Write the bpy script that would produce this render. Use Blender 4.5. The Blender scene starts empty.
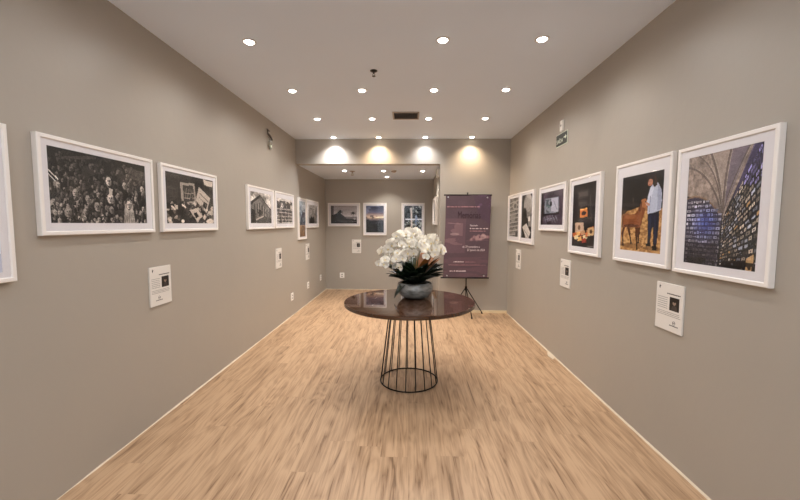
import bpy, bmesh, math, random
import numpy as np
from mathutils import Vector, Matrix, Euler
C = bpy.context.scene
COL = C.collection
PI = math.pi
rnd = random.Random(7)

# ------------------------------------------------------------------ dimensions
A_, B_, HC, D1, D2, HH = 1.904, 1.650, 2.894, 6.104, 8.208, 2.492
YF = -3.0          # wall behind the camera
XR = 0.503         # edge of the alcove opening
XA = 0.525         # alcove right wall
EYE = 1.5

# ------------------------------------------------------------------ helpers
def s2l(c):
    c = np.asarray(c, float) / 255.0
    return np.where(c <= 0.04045, c / 12.92, ((c + 0.055) / 1.055) ** 2.4)
def rgba(c):
    v = s2l(c); return (float(v[0]), float(v[1]), float(v[2]), 1.0)

def tag(o, label=None, cat=None, group=None, kind=None):
    if label: o['label'] = label
    if cat: o['category'] = cat
    if group: o['group'] = group
    if kind: o['kind'] = kind
    return o

def empty(name, loc, rz=0.0):
    o = bpy.data.objects.new(name, None); COL.objects.link(o)
    o.location = loc; o.rotation_euler = (0, 0, rz); o.empty_display_size = 0.1
    return o

def link_mesh(name, me, mat=None, parent=None, smooth=False):
    o = bpy.data.objects.new(name, me); COL.objects.link(o)
    if mat: me.materials.append(mat)
    if parent: o.parent = parent
    if smooth:
        for p in me.polygons: p.use_smooth = True
    return o

def build(name, bm, mat=None, parent=None, smooth=False, bevel=0):
    me = bpy.data.meshes.new(name)
    bmesh.ops.recalc_face_normals(bm, faces=bm.faces[:])
    bm.to_mesh(me); bm.free()
    o = link_mesh(name, me, mat, parent, smooth)
    if bevel:
        m = o.modifiers.new('bevel', 'BEVEL'); m.width = bevel; m.segments = 2
        m.limit_method = 'ANGLE'
    return o

def box(bm, x0, x1, y0, y1, z0, z1):
    v = [bm.verts.new(p) for p in ((x0,y0,z0),(x1,y0,z0),(x1,y1,z0),(x0,y1,z0),(x0,y0,z1),(x1,y0,z1),(x1,y1,z1),(x0,y1,z1))]
    for f in ((0,3,2,1),(4,5,6,7),(0,1,5,4),(1,2,6,5),(2,3,7,6),(3,0,4,7)):
        bm.faces.new([v[i] for i in f])
    return v

def tube(bm, pts, r, n=8, closed=False, caps=True):
    pts = [Vector(p) for p in pts]; rs = r if isinstance(r, (list, tuple)) else [r] * len(pts)
    rings = []; N = len(pts); up = None
    for i, p in enumerate(pts):
        if closed: t = pts[(i + 1) % N] - pts[(i - 1) % N]
        else: t = pts[min(i + 1, N - 1)] - pts[max(i - 1, 0)]
        t.normalize()
        ref = Vector((0, 0, 1)) if abs(t.z) < 0.9 else Vector((1, 0, 0))
        if up is not None and not closed: ref = up
        a = (ref - t * ref.dot(t)).normalized(); b = t.cross(a); up = a
        rings.append([bm.verts.new(p + (a * math.cos(2*PI*k/n) + b * math.sin(2*PI*k/n)) * rs[i]) for k in range(n)])
    for i in range(N if closed else N - 1):
        R0, R1 = rings[i], rings[(i + 1) % N]
        for k in range(n):
            bm.faces.new((R0[k], R0[(k+1) % n], R1[(k+1) % n], R1[k]))
    if caps and not closed:
        bm.faces.new(rings[0][::-1]); bm.faces.new(rings[-1])

def lathe(bm, prof, n=48, cx=0, cy=0, cap0=True, cap1=True):
    rings = []
    for r, z in prof:
        rings.append([bm.verts.new((cx + r*math.cos(2*PI*k/n), cy + r*math.sin(2*PI*k/n), z)) for k in range(n)])
    for R0, R1 in zip(rings, rings[1:]):
        for k in range(n): bm.faces.new((R0[k], R0[(k+1) % n], R1[(k+1) % n], R1[k]))
    if cap0: bm.faces.new(rings[0][::-1])
    if cap1: bm.faces.new(rings[-1])

# ------------------------------------------------------------------ materials
def mat(name, col, rough=0.5, metal=0.0, coat=0.0, coat_r=0.05, spec=0.5):
    m = bpy.data.materials.new(name); m.use_nodes = True
    b = m.node_tree.nodes['Principled BSDF']
    b.inputs['Base Color'].default_value = rgba(col)
    b.inputs['Roughness'].default_value = rough
    b.inputs['Metallic'].default_value = metal
    b.inputs['Specular IOR Level'].default_value = spec
    b.inputs['Coat Weight'].default_value = coat
    b.inputs['Coat Roughness'].default_value = coat_r
    return m
def nd(m, t, **kw):
    n = m.node_tree.nodes.new(t)
    for k, v in kw.items(): setattr(n, k, v)
    return n
def lk(m, a, b): m.node_tree.links.new(a, b)
def bsdf(m): return m.node_tree.nodes['Principled BSDF']
def noise_var(m, c0, c1, scale=3.0, detail=4, vec_scale=None, target='Base Color'):
    tc = nd(m, 'ShaderNodeTexCoord'); n = nd(m, 'ShaderNodeTexNoise')
    n.inputs['Scale'].default_value = scale; n.inputs['Detail'].default_value = detail
    src = tc.outputs['Object']
    if vec_scale:
        mp = nd(m, 'ShaderNodeMapping'); mp.inputs['Scale'].default_value = vec_scale
        lk(m, src, mp.inputs['Vector']); src = mp.outputs['Vector']
    lk(m, src, n.inputs['Vector'])
    r = nd(m, 'ShaderNodeValToRGB'); r.color_ramp.elements[0].color = rgba(c0); r.color_ramp.elements[1].color = rgba(c1)
    r.color_ramp.elements[0].position = 0.3; r.color_ramp.elements[1].position = 0.7
    lk(m, n.outputs['Fac'], r.inputs['Fac']); lk(m, r.outputs['Color'], bsdf(m).inputs[target])
    return n, src
def bump(m, scale, strength, dist=0.002, detail=3, src=None):
    tc = nd(m, 'ShaderNodeTexCoord'); n = nd(m, 'ShaderNodeTexNoise')
    n.inputs['Scale'].default_value = scale; n.inputs['Detail'].default_value = detail
    lk(m, tc.outputs['Object'], n.inputs['Vector'])
    b = nd(m, 'ShaderNodeBump'); b.inputs['Strength'].default_value = strength; b.inputs['Distance'].default_value = dist
    lk(m, n.outputs['Fac'], b.inputs['Height']); lk(m, b.outputs['Normal'], bsdf(m).inputs['Normal'])

M = {}
M['wall'] = mat('greige_wall_paint', (162,154,142), 0.42, spec=0.45)
noise_var(M['wall'], (166,158,147), (171,162,150), 0.9, 3)
bump(M['wall'], 9.0, 0.25, 0.006, 5)
M['ceil'] = mat('white_ceiling_paint', (232,238,246), 0.8)
noise_var(M['ceil'], (222,232,246), (226,236,250), 0.7, 2)
M['white'] = mat('white_frame_lacquer', (236,230,224), 0.35)
M['mount'] = mat('white_mount_board', (222,218,220), 0.85)
M['card'] = mat('white_card', (226,220,212), 0.5)
M['plastic'] = mat('white_plastic', (242,238,232), 0.4)
M['ink'] = mat('dark_ink', (60,55,52), 0.7)
M['grey_ink'] = mat('grey_ink', (150,144,138), 0.7)
M['black'] = mat('black_metal', (16,13,12), 0.35, 0.6)
M['blackp'] = mat('black_plastic', (14,13,13), 0.4)
M['steel'] = mat('steel', (190,190,190), 0.3, 1.0)
M['caulk'] = mat('white_caulk', (212,196,172), 0.8)
M['skirt'] = mat('cream_skirting', (226,206,168), 0.5)
M['vent'] = mat('grey_grille', (158,146,136), 0.5)
M['slot'] = mat('dark_opening', (70,62,56), 0.9)
M['sign_green'] = mat('dark_green_sign', (9,26,18), 0.4)
M['sign_white'] = mat('photoluminescent_white', (224,232,214), 0.5)
M['door'] = mat('grey_painted_door', (120,112,103), 0.5)
M['oak'] = mat('honey_wood', (168,116,66), 0.45)
noise_var(M['oak'], (150,98,52), (186,134,80), 4, 5, (8,8,0.6))
M['leaf'] = mat('dark_orchid_leaf', (18,34,16), 0.32)
noise_var(M['leaf'], (7,16,8), (18,34,15), 6, 3)
M['stem'] = mat('orchid_stem', (84,92,40), 0.5)
M['bark'] = mat('dry_brown_bract', (128,72,26), 0.6)
noise_var(M['bark'], (92,48,18), (158,98,40), 14, 4)
M['moss'] = mat('dark_potting_moss', (34,30,18), 0.95)
M['lip'] = mat('yellow_orchid_lip', (238,218,160), 0.5)
M['petal'] = mat('white_orchid_petal', (243,236,222), 0.55)
b = bsdf(M['petal']); b.inputs['Subsurface Weight'].default_value = 0.15; b.inputs['Subsurface Radius'].default_value = (0.01,0.01,0.008)
b.inputs['Subsurface Scale'].default_value = 0.3

# bowl: hammered pewter glaze
M['bowl'] = mat('pewter_glaze', (168,166,160), 0.38, 0.25, coat=0.3, coat_r=0.2)
noise_var(M['bowl'], (104,104,101), (176,175,170), 16, 6, (1,1,2.2)); bump(M['bowl'], 38, 0.6, 0.004, 4)

# glass pane: clear with a faint reflection
m = bpy.data.materials.new('picture_glass'); m.use_nodes = True; nt = m.node_tree; nt.nodes.clear()
out = nd(m, 'ShaderNodeOutputMaterial'); mx = nd(m, 'ShaderNodeMixShader'); tr = nd(m, 'ShaderNodeBsdfTransparent'); gl = nd(m, 'ShaderNodeBsdfGlossy')
gl.inputs['Roughness'].default_value = 0.04; gl.inputs['Color'].default_value = (1,1,1,1)
fr = nd(m, 'ShaderNodeLayerWeight'); fr.inputs['Blend'].default_value = 0.5
pw = nd(m, 'ShaderNodeMath', operation='POWER'); pw.inputs[1].default_value = 5.0; lk(m, fr.outputs['Facing'], pw.inputs[0])
ma = nd(m, 'ShaderNodeMath', operation='MULTIPLY_ADD'); ma.inputs[1].default_value = 0.22; ma.inputs[2].default_value = 0.012; lk(m, pw.outputs[0], ma.inputs[0])
lk(m, ma.outputs[0], mx.inputs[0]); lk(m, tr.outputs[0], mx.inputs[1]); lk(m, gl.outputs[0], mx.inputs[2]); lk(m, mx.outputs[0], out.inputs[0])
M['glass'] = m
m = mat('clear_acrylic', (235,235,225), 0.06); bsdf(m).inputs['Transmission Weight'].default_value = 0.85; bsdf(m).inputs['IOR'].default_value = 1.3
M['acrylic'] = m

# table top: dark walnut under a glossy lacquer
m = mat('walnut_lacquer', (80,44,24), 0.6, coat=1.0, coat_r=0.0, spec=0.0)
bsdf(m).inputs['Coat IOR'].default_value = 1.75
noise_var(m, (56,34,20), (76,48,30), 3.0, 6, (1.2, 14, 1)); M['walnut'] = m

# floor: vinyl planks along the room
def floor_mat():
    m = mat('oak_vinyl_planks', (190,160,122), 0.42, spec=0.35)
    tc = nd(m, 'ShaderNodeTexCoord')
    sx = nd(m, 'ShaderNodeSeparateXYZ'); lk(m, tc.outputs['Object'], sx.inputs[0])
    dv = nd(m, 'ShaderNodeMath', operation='DIVIDE'); dv.inputs[1].default_value = 0.18; lk(m, sx.outputs['X'], dv.inputs[0])
    fl = nd(m, 'ShaderNodeMath', operation='FLOOR'); lk(m, dv.outputs[0], fl.inputs[0])
    wn = nd(m, 'ShaderNodeTexWhiteNoise', noise_dimensions='1D'); lk(m, fl.outputs[0], wn.inputs['W'])
    ml = nd(m, 'ShaderNodeMath', operation='MULTIPLY_ADD'); ml.inputs[1].default_value = 1.22; lk(m, wn.outputs['Value'], ml.inputs[0]); lk(m, sx.outputs['Y'], ml.inputs[2])
    cb = nd(m, 'ShaderNodeCombineXYZ'); lk(m, ml.outputs[0], cb.inputs['X']); lk(m, sx.outputs['X'], cb.inputs['Y'])
    br = nd(m, 'ShaderNodeTexBrick'); br.offset = 0.0; br.inputs['Scale'].default_value = 1.0
    br.inputs['Brick Width'].default_value = 1.22; br.inputs['Row Height'].default_value = 0.18
    br.inputs['Mortar Size'].default_value = 0.0007; br.inputs['Mortar Smooth'].default_value = 0.3
    br.inputs['Color1'].default_value = (0,0,0,1); br.inputs['Color2'].default_value = (1,1,1,1); br.inputs['Mortar'].default_value = (0.5,0.5,0.5,1)
    lk(m, cb.outputs[0], br.inputs['Vector'])
    # per plank offset of the grain
    sc = nd(m, 'ShaderNodeVectorMath', operation='SCALE'); sc.inputs['Scale'].default_value = 13.7
    lk(m, br.outputs['Color'], sc.inputs[0])
    ad = nd(m, 'ShaderNodeVectorMath', operation='ADD'); lk(m, tc.outputs['Object'], ad.inputs[0]); lk(m, sc.outputs[0], ad.inputs[1])
    g = nd(m, 'ShaderNodeMapping'); g.inputs['Scale'].default_value = (22, 1.5, 1); lk(m, ad.outputs[0], g.inputs['Vector'])
    n1 = nd(m, 'ShaderNodeTexNoise'); n1.inputs['Scale'].default_value = 1.0; n1.inputs['Detail'].default_value = 7; n1.inputs['Roughness'].default_value = 0.62; n1.inputs['Distortion'].default_value = 0.5
    lk(m, g.outputs['Vector'], n1.inputs['Vector'])
    g2 = nd(m, 'ShaderNodeMapping'); g2.inputs['Scale'].default_value = (95, 3.5, 1); lk(m, ad.outputs[0], g2.inputs['Vector'])
    n2 = nd(m, 'ShaderNodeTexNoise'); n2.inputs['Scale'].default_value = 1.0; n2.inputs['Detail'].default_value = 5; n2.inputs['Distortion'].default_value = 0.3
    lk(m, g2.outputs['Vector'], n2.inputs['Vector'])
    # cathedral figure
    g3 = nd(m, 'ShaderNodeMapping'); g3.inputs['Scale'].default_value = (6.5, 0.9, 1); lk(m, ad.outputs[0], g3.inputs['Vector'])
    n3 = nd(m, 'ShaderNodeTexNoise'); n3.inputs['Scale'].default_value = 1.0; n3.inputs['Detail'].default_value = 2; n3.inputs['Distortion'].default_value = 0.6
    lk(m, g3.outputs['Vector'], n3.inputs['Vector'])
    w = nd(m, 'ShaderNodeMath', operation='MULTIPLY'); w.inputs[1].default_value = 9.0; lk(m, n3.outputs['Fac'], w.inputs[0])
    f = nd(m, 'ShaderNodeMath', operation='PINGPONG'); f.inputs[1].default_value = 0.5; lk(m, w.outputs[0], f.inputs[0])
    # combine
    a1 = nd(m, 'ShaderNodeMath', operation='MULTIPLY_ADD'); a1.inputs[1].default_value = 0.34; lk(m, f.outputs[0], a1.inputs[0]); lk(m, n1.outputs['Fac'], a1.inputs[2])
    a2 = nd(m, 'ShaderNodeMath', operation='MULTIPLY_ADD'); a2.inputs[1].default_value = 0.60; lk(m, n2.outputs['Fac'], a2.inputs[0]); lk(m, a1.outputs[0], a2.inputs[2])
    r = nd(m, 'ShaderNodeValToRGB'); cr = r.color_ramp
    cr.elements[0].position = 0.56; cr.elements[0].color = rgba((116,88,63))
    cr.elements[1].position = 1.0; cr.elements[1].color = rgba((190,157,124))
    for pos, c in ((0.68,(137,107,79)),(0.74,(160,128,98)),(0.88,(177,145,113))):
        e = cr.elements.new(pos); e.color = rgba(c)
    lk(m, a2.outputs[0], r.inputs['Fac'])
    # plank tone
    hv = nd(m, 'ShaderNodeHueSaturation')
    mr = nd(m, 'ShaderNodeMapRange'); mr.inputs['To Min'].default_value = 0.95; mr.inputs['To Max'].default_value = 1.05
    lk(m, br.outputs['Color'], mr.inputs['Value']); lk(m, mr.outputs[0], hv.inputs['Value']); lk(m, r.outputs['Color'], hv.inputs['Color'])
    mx = nd(m, 'ShaderNodeMix', data_type='RGBA'); mx.inputs['B'].default_value = rgba((86,64,46))
    fm = nd(m, 'ShaderNodeMath', operation='MULTIPLY'); fm.inputs[1].default_value = 0.25; lk(m, br.outputs['Fac'], fm.inputs[0])
    lk(m, fm.outputs[0], mx.inputs['Factor']); lk(m, hv.outputs['Color'], mx.inputs['A'])
    lk(m, mx.outputs['Result'], bsdf(m).inputs['Base Color'])
    bp = nd(m, 'ShaderNodeBump'); bp.inputs['Strength'].default_value = 0.12; bp.inputs['Distance'].default_value = 0.002
    lk(m, a2.outputs[0], bp.inputs['Height']); lk(m, bp.outputs['Normal'], bsdf(m).inputs['Normal'])
    return m
M['floor'] = floor_mat()

# ------------------------------------------------------------------ printed pictures (mesh with a printed colour per cell)
class Canvas:
    def __init__(s, w, h, base=(128,128,128), seed=0):
        s.w, s.h = w, h; s.im = np.zeros((h, w, 3)); s.im[:] = base
        s.V, s.U = np.meshgrid((np.arange(h) + .5) / h, (np.arange(w) + .5) / w, indexing='ij')
        s.r = np.random.RandomState(seed); s.asp = w / h
    def noise(s, nx, ny):
        g = s.r.rand(ny + 2, nx + 2); x = s.U * nx; y = s.V * ny
        i = x.astype(int); j = y.astype(int); fx = x - i; fy = y - j
        fx = fx*fx*(3-2*fx); fy = fy*fy*(3-2*fy)
        return g[j,i]*(1-fx)*(1-fy) + g[j,i+1]*fx*(1-fy) + g[j+1,i]*(1-fx)*fy + g[j+1,i+1]*fx*fy
    def fbm(s, nx, ny, o=3):
        t = 0; a = 1; k = 0
        for q in range(o):
            t = t + a * s.noise(nx * 2**q, ny * 2**q); k += a; a *= .55
        return t / k
    def put(s, mask, c, al=1.0):
        al = np.clip(mask.astype(float) * al, 0, 1)[..., None]; s.im = s.im * (1 - al) + np.asarray(c, float) * al
    def grad(s, c0, c1, v0=0, v1=1):
        t = np.clip((s.V - v0) / (v1 - v0), 0, 1)[..., None]; m = (s.V >= v0) & (s.V <= v1)
        s.im[m] = (np.asarray(c0, float) * (1 - t) + np.asarray(c1, float) * t)[m]
    def ell(s, u, v, a, b, c, al=1.0, rot=0.0):
        x = (s.U - u) * s.asp; y = s.V - v; cr, sr = math.cos(rot), math.sin(rot)
        X = x*cr + y*sr; Y = -x*sr + y*cr
        s.put((X/(a*s.asp))**2 + (Y/b)**2 < 1, c, al)
    def poly(s, pts, c, al=1.0):
        m = np.zeros(s.U.shape, bool); n = len(pts)
        for i in range(n):
            x0, y0 = pts[i]; x1, y1 = pts[(i+1) % n]
            if y0 == y1: continue
            cond = ((y0 > s.V) != (y1 > s.V)) & (s.U < (x1-x0)*(s.V-y0)/(y1-y0)+x0)
            m ^= cond
        s.put(m, c, al)
    def line(s, u0, v0, u1, v1, w, c, al=1.0):
        dx = (u1-u0)*s.asp; dy = v1-v0; L = math.hypot(dx, dy); X = (s.U-u0)*s.asp; Y = s.V-v0
        t = np.clip((X*dx+Y*dy)/(L*L), 0, 1); s.put(np.hypot(X-t*dx, Y-t*dy) < w, c, al)
    def pline(s, pts, w, c, al=1.0):
        m = np.zeros(s.U.shape, bool)
        for (u0, v0), (u1, v1) in zip(pts, pts[1:]):
            dx = (u1-u0)*s.asp; dy = v1-v0; L = math.hypot(dx, dy)
            if L < 1e-6: continue
            X = (s.U-u0)*s.asp; Y = s.V-v0; t = np.clip((X*dx+Y*dy)/(L*L), 0, 1); m |= np.hypot(X-t*dx, Y-t*dy) < w
        s.put(m, c, al)
    def speck(s, amt, nx=None):
        n = s.r.rand(s.h, s.w)[..., None] - .5; s.im = np.clip(s.im + n * amt * 1.3, 0, 255)
    def tex(s, nx, ny, amt, o=3):
        s.im = np.clip(s.im * (1 + (s.fbm(nx, ny, o) - .5)[..., None] * amt), 0, 255)

def print_mat(name, rough=0.5):
    m = mat(name, (128,128,128), rough)
    a = nd(m, 'ShaderNodeAttribute'); a.attribute_name = 'ink'; lk(m, a.outputs['Color'], bsdf(m).inputs['Base Color'])
    return m
M['print'] = print_mat('photographic_print', 0.45)
M['vinyl'] = print_mat('banner_print', 0.55)

def print_mesh(name, cv, x0, x1, z0, z1, y, m, parent, back=0.0015, con=1.0):
    """a thin printed sheet facing -Y (local), one printed colour per cell"""
    w, h = cv.w, cv.h
    xs = np.linspace(x0, x1, w+1); zs = np.linspace(z1, z0, h+1)
    X, Z = np.meshgrid(xs, zs); P = np.stack([X, np.full_like(X, y), Z], -1).reshape(-1, 3)
    verts = P.tolist(); idx = lambda j, i: j*(w+1)+i
    faces = []
    for j in range(h):
        for i in range(w): faces.append((idx(j+1,i), idx(j+1,i+1), idx(j,i+1), idx(j,i)))
    n = len(verts)
    if back is not None:
      verts += [(x0,y+back,z0),(x1,y+back,z0),(x1,y+back,z1),(x0,y+back,z1)]
      faces.append((n, n+3, n+2, n+1))
    me = bpy.data.meshes.new(name); me.from_pydata(verts, [], faces); me.update()
    at = me.color_attributes.new('ink', 'FLOAT_COLOR', 'CORNER')
    im = (cv.im-120)*con+118
    if con > 1: g = (im @ np.array([.3,.59,.11]))[..., None]; im = g + (im-g)*.80
    lin = s2l(np.clip(im, 0, 255)).reshape(-1, 3); lin = np.concatenate([lin, np.ones((len(lin),1))], 1)
    rep = np.repeat(lin, 4, 0)
    if back is not None: rep = np.concatenate([rep, np.tile([[.6,.6,.6,1]], (4,1))], 0)
    at.data.foreach_set('color', rep.astype(np.float32).ravel())
    return link_mesh(name, me, m, parent)

def bw(c, tint=(1.02,0.98,0.94)):
    g = c.im @ np.array([.3,.59,.11]); c.im = np.clip(g[...,None] * np.array(tint), 0, 255)

# --- the pictures -------------------------------------------------------
def catpts(pts, n=6):
    P_ = [np.array(p, float) for p in pts]; P_ = [2*P_[0]-P_[1]] + P_ + [2*P_[-1]-P_[-2]]; out = []
    for i in range(1, len(P_)-2):
        for k in range(n):
            q = k/n; out.append(tuple(.5*((2*P_[i]) + (-P_[i-1]+P_[i+1])*q + (2*P_[i-1]-5*P_[i]+4*P_[i+1]-P_[i+2])*q*q + (-P_[i-1]+3*P_[i]-3*P_[i+1]+P_[i+2])*q**3)))
    out.append(tuple(P_[-2])); return out
def art_masks():
    c = Canvas(170, 100, (34,30,27), 3); r = c.r
    c.put(c.fbm(9,6) > .52, (72,64,58), .8)
    c.poly([(0,0),(.5,0),(.45,.12),(.2,.16),(0,.2)], (44,38,34)); c.line(.1,.14,.42,.04,.02,(96,88,82),.7); c.poly([(.7,.08),(1,.12),(1,.3),(.82,.26)], (112,94,82), .7)
    def head(u, v, s, g, ro):
        c.ell(u, v, s, s*2.3, (g*.35,g*.33,g*.31), .9, ro)
        c.ell(u-.003, v-.006, s*.82, s*2.0, (g,g-6,g-12), .95, ro); c.ell(u+s*.35, v+s*.5, s*.5, s*1.5, (g*.6,g*.57,g*.54), .8, ro)
        c.ell(u-s*.3, v-s*.3, s*.16, s*.25, (36,30,26)); c.ell(u+s*.3, v-s*.3, s*.16, s*.25, (36,30,26)); c.line(u-s*.2, v+s*1.0, u+s*.25, v+s*1.0, s*.16, (48,40,36))
    for k in range(430):
        v = .08+.92*r.rand()**.75; u = r.rand(); lim = .35+.65*v
        head(u, v, .009+.012*r.rand(), 55+150*r.rand()*lim, r.rand()*1.2-.6)
        if k % 3 == 0: c.line(u, v, u+.03*(r.rand()-.5), v+.14*r.rand(), .006+.006*r.rand(), (24,20,18) if k % 2 else (150*lim,142*lim,132*lim), .85)
    for u, v, s, g in ((.55,.36,.033,214),(.56,.62,.038,205),(.42,.76,.034,165),(.57,.80,.03,150),(.73,.40,.030,170),(.95,.42,.026,206),(.22,.58,.026,170),(.33,.65,.024,165),(.15,.85,.036,150),(.08,.5,.02,176),(.86,.6,.022,170),(.3,.84,.022,160),(.65,.56,.018,160)): head(u, v, s, g, r.rand()*.5-.25)
    c.poly([(.72,.68),(.81,.66),(.84,1),(.70,1)], (160,152,142)); head(.77,.70,.034,190,0)
    for k in range(5): c.line(.73+.02*k,.82,.72+.025*k,.99,.005,(96,88,82),.8)
    c.poly([(.55,.46),(.59,.47),(.575,.58),(.55,.57)], (184,176,166)); c.line(.0,.3,.08,.42,.006,(224,216,206)); c.line(.0,.35,.06,.45,.005,(224,216,206))
    c.tex(20,12,.5); c.speck(24); bw(c, (1.02,.97,.92)); return c
def art_papers():
    c = Canvas(100, 60, (70,56,50), 5); c.tex(14,3,.8); r = c.r
    c.poly([(0,0),(.25,0),(.22,.5),(0,.6)], (84,66,58)); c.poly([(.9,0),(1,0),(1,1),(.88,1)], (92,78,68)); c.tex(3,16,.4)
    c.poly([(.27,.17),(.56,.15),(.6,.58),(.29,.62)], (158,146,134)); c.poly([(.32,.22),(.53,.2),(.555,.52),(.335,.56)], (70,60,54))
    for k in range(5): c.line(.36+.035*k,.27,.37+.037*k,.5,.007,(150,140,128),.8)
    c.line(.35,.38,.55,.36,.008,(160,150,138)); c.line(.34,.48,.56,.46,.006,(160,150,138))
    c.poly([(.66,.2),(.92,.42),(.82,.76),(.58,.5)], (186,174,160)); c.poly([(.76,.5),(.85,.55),(.81,.68),(.73,.62)], (34,28,26)); c.line(.68,.34,.86,.5,.012,(110,98,90)); c.line(.65,.42,.8,.56,.008,(120,108,98))
    c.poly([(.76,.02),(1,.04),(.98,.15),(.8,.14)], (196,186,172))
    for k in range(110):
        u, v = r.rand(), .58+.42*r.rand(); g = [205,180,40,60,120][k % 5]; s = .02+.03*r.rand(); a = r.rand()*PI
        if u > .22 and u < .42 and v > .6: g = 58
        c.poly([(u+s*math.cos(a+q), v+1.5*s*math.sin(a+q)) for q in (0,1.2,3.1,4.4)], (g,g-7,g-15), .85)
    c.poly([(.44,.72),(.6,.66),(.72,.84),(.6,.95)], (190,180,166)); c.poly([(.52,.78),(.59,.75),(.64,.84),(.57,.89)], (48,40,36))
    c.line(.1,.66,.16,.72,.02,(215,206,194)); c.line(.3,.62,.36,.66,.02,(215,206,194)); c.ell(.3,.95,.03,.04,(220,212,200)); c.ell(.9,.95,.09,.06,(205,196,184))
    c.speck(22); bw(c, (1.04,.97,.90)); return c
def art_house():
    c = Canvas(80, 56, (196,188,180), 8); c.put(c.fbm(7,5) > .55, (120,112,106), .7); r = c.r
    c.poly([(0,.36),(.42,.08),(1,.55),(1,1),(0,1)], (122,112,104)); c.poly([(0,.34),(.42,.08),(.46,.14),(.0,.44)], (60,54,50)); c.line(.42,.08,1,.56,.02,(48,42,38)); c.tex(10,8,.7)
    for u, v in ((.2,.42),(.3,.40),(.42,.38),(.54,.43),(.66,.50),(.78,.56)):
        c.poly([(u-.025,v),(u,v-.08),(u+.025,v),(u+.025,v+.24),(u-.025,v+.24)], (64,56,52)); c.line(u+.04,v,u+.04,v+.26,.01,(178,168,158))
    c.poly([(0,.52),(.2,.6),(.24,.95),(0,1)], (34,30,28)); c.ell(.14,.72,.08,.16,(40,35,32))
    c.poly([(.12,1),(.55,.74),(1,.8),(1,1)], (88,80,74)); c.line(.25,.88,.6,.76,.02,(190,182,172)); c.ell(.42,.66,.08,.12,(58,50,46))
    for k in range(60): c.ell(r.rand(), .55+.45*r.rand(), .02, .02, (40,36,32) if k % 2 else (160,150,142), .5)
    c.speck(28); bw(c); return c
def art_lattice():
    c = Canvas(72, 52, (188,182,176), 9); r = c.r
    c.put((c.V < .42) & (c.V > .1) & (c.fbm(10,7) > .48), (72,66,60), .9); c.poly([(0,.1),(.12,.14),(.14,.5),(0,.5)], (70,62,58))
    c.poly([(0,.38),(1,.38),(1,1),(0,1)], (92,86,80)); c.tex(9,9,.8)
    for v in (.42,.56,.70,.84,.95): c.line(0, v, 1, v+.01, .018, (206,198,190), .85)
    for k in range(9): c.line(.06+.11*k,.4,.08+.11*k,1,.012,(60,54,50) if k % 2 else (196,190,182),.8)
    for k in range(60): c.ell(r.rand(), .45+.5*r.rand(), .03, .04, (44,40,36) if k % 2 else (190,182,174), .5)
    c.speck(26); bw(c); return c
def art_hill():
    c = Canvas(40, 66, (120,128,134), 11); c.grad((150,160,168),(96,104,118),0,.42); c.put((c.V<.4)&(c.fbm(4,6)>.55),(190,196,198),.5)
    c.put((c.V > .3) & (c.V < .68) & (c.fbm(5,8) > .42), (46,48,66), .9); c.grad((150,118,84),(116,88,60),.66,1); c.tex(6,14,.7)
    for k in range(8): c.line(.1+.1*k,1,.3+.08*k,.7,.012,(90,64,44),.7)
    c.speck(26); return c
def art_room():
    c = Canvas(66, 50, (150,138,128), 12); c.grad((170,158,146),(120,108,98)); c.poly([(.9,.1),(1,.06),(1,1),(.9,.95)], (50,44,44)); c.line(.15,.2,.85,.26,.012,(60,52,48)); c.line(.45,.1,.5,.4,.008,(80,70,66))
    c.poly([(.1,.72),(.7,.70),(.72,1),(.1,1)], (40,36,36)); c.ell(.35,.7,.1,.1,(36,32,32)); c.ell(.58,.72,.08,.12,(44,38,36)); c.tex(6,5,.5); c.speck(20); bw(c); return c
def palm(c, u, v, h, col=(22,20,22)):
    c.line(u, v, u, v+h, .012, col)
    for k in range(9):
        a = -PI/2 + (k-4)*.5; c.line(u, v, u+.10*math.cos(a), v+.12*math.sin(a)+.03, .012, col)
def art_palms():
    c = Canvas(90, 56, (150,142,146), 13); c.grad((140,132,132),(184,176,178),0,.6); c.grad((128,122,126),(60,56,58),.6,1); c.tex(3,8,.2)
    c.poly([(0,0),(.11,0),(.11,1),(0,1)], (66,60,62)); c.line(.05,.05,.05,.9,.02,(100,94,96)); c.poly([(0,.55),(.2,.45),(.34,.3),(.38,.45),(.52,.6),(.58,.72),(.8,.74),(1,.8),(1,1),(0,1)], (24,22,24))
    c.put((c.V>.5)&(c.U<.55)&(c.U>.12)&(c.fbm(12,8)>.56), (86,80,84), .5)
    palm(c, .85, .42, .4); c.ell(.85,.42,.04,.08,(22,20,22)); palm(c,.36,.34,.3); c.ell(.36,.34,.04,.09,(24,22,24)); c.ell(.9,.72,.05,.06,(150,144,148)); c.line(.3,.85,1,.88,.015,(92,86,88)); c.speck(16); return c
def art_sunset():
    c = Canvas(60, 84, (60,62,84), 14); c.grad((36,40,60),(104,104,128),0,.26); c.grad((110,96,112),(206,178,150),.26,.42); c.grad((206,178,150),(84,74,84),.42,.56); c.grad((34,34,46),(16,18,28),.56,1)
    c.put((c.V<.3)&(c.fbm(3,7)>.55),(132,138,164),.6); c.put((c.V>.36)&(c.V<.6)&(c.fbm(6,9)>.55),(60,54,62),.6)
    c.line(.55,.44,1,.42,.014,(242,220,190)); c.line(.5,.64,.95,.62,.012,(110,104,116),.7); c.poly([(0,.5),(.2,.55),(.45,.75),(.3,1),(0,1)],(14,14,20)); c.put((c.V>.6)&(c.fbm(7,12)>.62),(70,74,92),.5); c.speck(12); return c
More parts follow.
